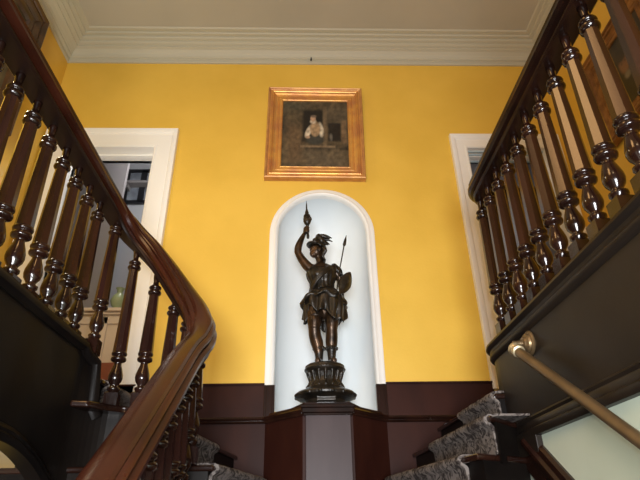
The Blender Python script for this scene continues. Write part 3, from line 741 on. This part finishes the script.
rm = tmp.modifiers.new('r', 'REMESH'); rm.mode = 'VOXEL'; rm.voxel_size = .0052
sm = tmp.modifiers.new('s', 'SMOOTH'); sm.iterations = 4; sm.factor = .5
bpy.context.view_layer.update()
res = bpy.data.meshes.new_from_object(tmp.evaluated_get(bpy.context.evaluated_depsgraph_get()))
bpy.data.objects.remove(tmp)
res.materials.clear(); res.materials.append(M['bronze2'])
for p in res.polygons: p.use_smooth = True
fig = bpy.data.objects.new('figure', res); C.objects.link(fig); at(st, fig)

def cloth(name, fn, nu, nv, thick=.007, m='bronze'):
    bm = bmesh.new()
    V = [[bm.verts.new(fn(i / nu, j / nv)) for i in range(nu)] for j in range(nv + 1)]
    for j in range(nv):
        for i in range(nu): bm.faces.new((V[j][i], V[j][(i + 1) % nu], V[j + 1][(i + 1) % nu], V[j + 1][i]))
    o = link_mesh(name, bm, M[m], smooth=True); md = o.modifiers.new('t', 'SOLIDIFY'); md.thickness = thick; md.offset = 1
    return at(st, o)
def skirt(u, v):
    a = 2 * PI * u
    hem = 1.465 + .035 * math.sin(a * 3 + .6) + .02 * math.sin(a * 7)
    # front of the image-left thigh is bare: hem climbs there
    d = math.atan2(math.sin(a - math.radians(222)), math.cos(a - math.radians(222)))
    hem += .10 * math.exp(-(d / .38) ** 2)
    z = 1.735 + (hem - 1.735) * v
    R = .092 + .072 * min(1, v * 2.6) - .006 * v
    f = v * (.014 * math.sin(a * 11 + v * 2) + .008 * math.sin(a * 17 + 1) + .030 * noise.noise(Vector((math.cos(a) * 2.2, math.sin(a) * 2.2, v * 2 + 4))))
    return S(.006 + (R + f) * math.cos(a), (R * .80 + f) * math.sin(a), z)
cloth('skirt', skirt, 120, 16)
def over(u, v):       # bunched overfold round the hips
    a = 2 * PI * u
    z = 1.715 - (.105 + .035 * math.sin(a * 2 + 1.8) + .012 * math.sin(a * 9)) * v
    R = .100 + .075 * math.sin(v * PI * .62)
    f = .012 * math.sin(a * 9 + v * 5) * v + .03 * v * noise.noise(Vector((math.cos(a) * 2.5, math.sin(a) * 2.5, v * 3)))
    return S(.004 + (R + f) * math.cos(a), (R * .80 + f) * math.sin(a), z)
cloth('hip_drape', over, 110, 10)
def bodice(u, v):
    a = 2 * PI * u
    rows = [(1.71, .104, .084), (1.75, .096, .078), (1.79, .098, .082), (1.84, .120, .114), (1.88, .128, .106), (1.918, .118, .078)]
    t = v * (len(rows) - 1); i = min(int(t), len(rows) - 2); t -= i
    z, rx, ry = [x + (y - x) * t for x, y in zip(rows[i], rows[i + 1])]
    f = .003 * math.sin(a * 16 + v * 4)
    z += .012 * math.sin(a * 5) * (1 if v > .98 else 0)
    return S(-.010 + (rx + f) * math.cos(a), (ry + f) * math.sin(a), z)
cloth('bodice', bodice, 96, 15, .004)
# sash, belt, shoulder drape
bm = bmesh.new()
for q in range(3):
    dz = q * .014
    chain_tube(bm, [S(.085, .0, 1.945 - dz), S(.060, -.075, 1.915 - dz), S(.010, -.118, 1.86 - dz), S(-.050, -.112, 1.80 - dz), S(-.095, -.06, 1.74 - dz), S(-.115, .0, 1.70 - dz)], [.010, .012, .011, .011, .013, .010], 8, 4)
at(st, link_mesh('sash', bm, M['bronze'], smooth=True))
bm = bmesh.new()
pts = [S(-.008 + .090 * math.cos(2 * PI * k / 24), .075 * math.sin(2 * PI * k / 24), 1.735) for k in range(25)]
tube(bm, pts, .010, 8); at(st, link_mesh('belt', bm, M['bronze'], smooth=True))
bm = bmesh.new()
for q in range(4):
    o_ = q * .012
    chain_tube(bm, [S(.07 + o_, .05, 1.97 - o_), S(.10 + o_, -.01, 1.955 - o_), S(.115 + o_, -.03, 1.90 - o_), S(.13 + o_ * .6, .02, 1.84), S(.15 + o_ * .3, .045, 1.70), S(.140 + o_ * .6, .05, 1.58)], [.014, .018, .016, .014, .016, .008], 8, 4)
at(st, link_mesh('shoulder_drape', bm, M['bronze'], smooth=True))
# helmet with visor, crest and plumes; hair
bm = bmesh.new()
bmesh.ops.create_uvsphere(bm, u_segments=24, v_segments=16, radius=.074, matrix=Matrix.Translation(HD + Vector((.006, .004, .020))) @ Matrix.Diagonal((1.0, .96, 1.05, 1)))
bmesh.ops.delete(bm, geom=[v for v in bm.verts if (v.co - HD).dot(Vector((-f.x * .35, -f.y * .35, 1))) < .008], context='VERTS')
h_ = HD + Vector((0, 0, .034))
vs = []
for k in range(9):
    a = -1.1 + 2.2 * k / 8; dv = (f * math.cos(a) + sd * math.sin(a))
    vs.append((bm.verts.new(h_ + dv * .064), bm.verts.new(h_ + dv * (.062 + .026 * math.cos(a)) + Vector((0, 0, .016 * math.cos(a))))))
for a, b in zip(vs[:-1], vs[1:]): bm.faces.new((a[0], a[1], b[1], b[0]))
o = link_mesh('helmet', bm, M['bronze'], smooth=True); md = o.modifiers.new('t', 'SOLIDIFY'); md.thickness = .006; at(st, o)
bm = bmesh.new()
ch = HD + Vector((.0, .0, .09))
ball(bm, ch + Vector((-.008, 0, .012)), .026, (1, .8, .9))
for k, (dx, dy, dz, r) in enumerate(((.115, -.02, .020, .019), (.135, .0, .036, .014), (.115, .02, -.015, .021), (.085, .0, -.055, .028), (.10, -.01, -.035, .022), (.14, .01, .008, .012), (.07, -.03, -.03, .026), (.05, .0, .03, .022))):
    chain_tube(bm, [ch, ch + Vector((dx * .35, dy, max(dz, 0) + .022)), ch + Vector((dx * .7, dy, dz + .014)), ch + Vector((dx, dy, dz - .004))], [.020, r, r * .9, .004], 9, 4)
at(st, link_mesh('plume', bm, M['bronze'], smooth=True))
bm = bmesh.new()
for k in range(7):
    a = -1.2 + 2.4 * k / 6
    b0 = HD + Vector((.040, .02 * a, .02 - .01 * abs(a)))
    chain_tube(bm, [b0 + sd * .02 * a, b0 + Vector((.020, .012 * a, -.035)) + sd * .018 * a, b0 + Vector((.012, .010 * a, -.075)), b0 + Vector((.034, .010 * a, -.115 - .01 * (k % 2)))], [.018, .017, .014, .005], 8, 4)
at(st, link_mesh('hair', bm, M['bronze'], smooth=True))
# torch
bm = bmesh.new()
T4 = Matrix.Rotation(math.radians(-2), 4, 'Y')
lathe(bm, [(.004, -.10), (.011, -.095), (.013, -.07), (.009, -.04), (.009, .02), (.016, .028), (.012, .036), (.026, .05), (.035, .075), (.033, .10), (.022, .112), (.032, .118), (.030, .132), (.018, .148), (.017, .165), (.012, .18), (.007, .20), (.006, .24), (.001, .29)], S(-.128, -.062, 2.285), 16, M4=T4)
for k in range(6):
    a = 2 * PI * k / 6
    chain_tube(bm, [S(-.128 + .022 * math.cos(a), -.062 + .022 * math.sin(a), 2.36), S(-.128 + .031 * math.cos(a), -.062 + .031 * math.sin(a), 2.385), S(-.129 + .018 * math.cos(a), -.062 + .018 * math.sin(a), 2.415)], [.007, .008, .003], 7, 3)
at(st, link_mesh('torch', bm, M['bronze'], smooth=True, sharp=60))
# spear
bm = bmesh.new()
tube(bm, [S(.095, -.09, 1.60), S(.12, -.08, 1.80), S(.185, -.05, 2.13)], .0055, 8)
tube(bm, [S(.182, -.05, 2.12), S(.187, -.048, 2.135), S(.197, -.044, 2.18), S(.209, -.038, 2.235)], [.007, .015, .011, .001], 8)
at(st, link_mesh('spear', bm, M['bronze'], smooth=True, sharp=60))
# shield: small curved targe held low
bm = bmesh.new(); n1 = 22
rq = Quaternion((0, 0, 1), math.radians(35)) @ Quaternion((0, 1, 0), math.radians(28))
rings = []
for j, (r, b) in enumerate(((1.0, 0), (.96, -.008), (.88, -.006), (.6, -.022), (.3, -.030), (.12, -.034), (.1, -.042), (.02, -.046))):
    rings.append([bm.verts.new(S(.172, -.135, 1.735) + rq @ Vector((.060 * r * math.copysign(abs(math.cos(2 * PI * k / n1)) ** 1.5, math.cos(2 * PI * k / n1)), b, .130 * r * math.copysign(abs(math.sin(2 * PI * k / n1)) ** 1.3, math.sin(2 * PI * k / n1))))) for k in range(n1)])
grid_close(bm, rings)
at(st, link_mesh('shield', bm, M['bronze'], smooth=True, sharp=50))
# boots
bm = bmesh.new()
for x in (-.043, .055):
    lathe(bm, [(.030, 1.15), (.034, 1.19), (.038, 1.225), (.045, 1.235), (.043, 1.25), (.036, 1.25)], S(x, .0, 0), 16)
    for k in range(8):
        a = 2 * PI * k / 8
        ball(bm, S(x + .041 * math.cos(a), .041 * math.sin(a), 1.235), .011, (1, 1, 1.5), seg=8)
at(st, link_mesh('boot', bm, M['bronze'], smooth=True, sharp=60))

# ------------------------------------------------------------------ camera
f_px, pit, rol, yaw = 524.082, math.radians(28.8702), math.radians(-1.0397), math.radians(-1.8949)
fwd = Vector((0, math.cos(pit), math.sin(pit))); up = Vector((0, -math.sin(pit), math.cos(pit))); rt = Vector((1, 0, 0))
rt, up = rt * math.cos(rol) + up * math.sin(rol), up * math.cos(rol) - rt * math.sin(rol)
Rz = Matrix.Rotation(yaw, 3, 'Z'); fwd, up, rt = Rz @ fwd, Rz @ up, Rz @ rt
cd = bpy.data.cameras.new('camera'); cam = bpy.data.objects.new('camera', cd); C.objects.link(cam)
cd.sensor_width = 36; cd.lens = f_px / 640 * 36; cd.clip_start = .05
cam.matrix_world = Matrix(((rt.x, up.x, -fwd.x, 0), (rt.y, up.y, -fwd.y, 0), (rt.z, up.z, -fwd.z, 0), (0, 0, 0, 1)))
sc.camera = cam

# ------------------------------------------------------------------ lights
def area(name, loc, tgt, size, power, col, sy=None):
    l = bpy.data.lights.new(name, 'AREA'); l.energy = power; l.color = col; l.size = size
    if sy: l.shape = 'RECTANGLE'; l.size_y = sy
    o = bpy.data.objects.new(name, l); C.objects.link(o); o.location = loc
    o.rotation_euler = (Vector(tgt) - Vector(loc)).to_track_quat('-Z', 'Y').to_euler(); return o
def point(name, loc, power, col, r=.05):
    l = bpy.data.lights.new(name, 'POINT'); l.energy = power; l.color = col; l.shadow_soft_size = r
    o = bpy.data.objects.new(name, l); C.objects.link(o); o.location = loc; return o
area('hall_front_fill', (-.1, -2.2, -.15), (-.1, 4.2, .9), 1.4, 102, (.95, .97, 1.0), 1.0).data.spread = math.radians(95)  # unseen fill rather than a window, aimed to brighten the lower rear wall
area('warm_facet_light', (-.95, .25, 3.55), (1.0, 1.6, 1.4), .75, 40, (1.0, .56, .22), 1.7)  # added warm light out of view, stretched for golden highlights on baluster facets
area('upper_warm_fill', (-.3, -2.4, 4.2), (.2, 4.2, 3.2), 1.2, 26, (1.0, .70, .38), .8)  # added orange light that warms the top of the rear wall, no window
point('camera_flash', (.06, -.05, .12), 56, (.96, .98, 1.0), .03)
point('left_gallery_bounce_fill', (-2.15, 2.5, 2.9), 30, (1.0, .88, .62), .12)  # added fill in place of flash bounce on the left wall, no lamp
point('bathroom_light', (-1.7, 5.0, 3.9), 26, (.95, .95, 1.0), .15)
point('bathroom_lower_fill', (-1.7, 4.62, 2.7), 5, (1.0, .92, .82), .15)  # added fill to brighten the lower part of the room beyond the doorway
point('bedroom_light', (2.3, 5.0, 3.6), 6, (.95, .95, 1.0), .15)
point('lower_passage_light', (-2.1, 2.2, -.6), 16, (1.0, .95, .88), .15)
point('right_passage_light', (.6, 1.2, -1.0), 8, (.9, 1.0, .95), .2)
w = bpy.data.worlds.new('world'); sc.world = w; w.use_nodes = True
w.node_tree.nodes['Background'].inputs[0].default_value = (1.0, .93, .82, 1); w.node_tree.nodes['Background'].inputs[1].default_value = .15
sc.view_settings.view_transform = 'Standard'; sc.view_settings.look = 'None'
sc.view_settings.exposure = 0; sc.view_settings.gamma = 1
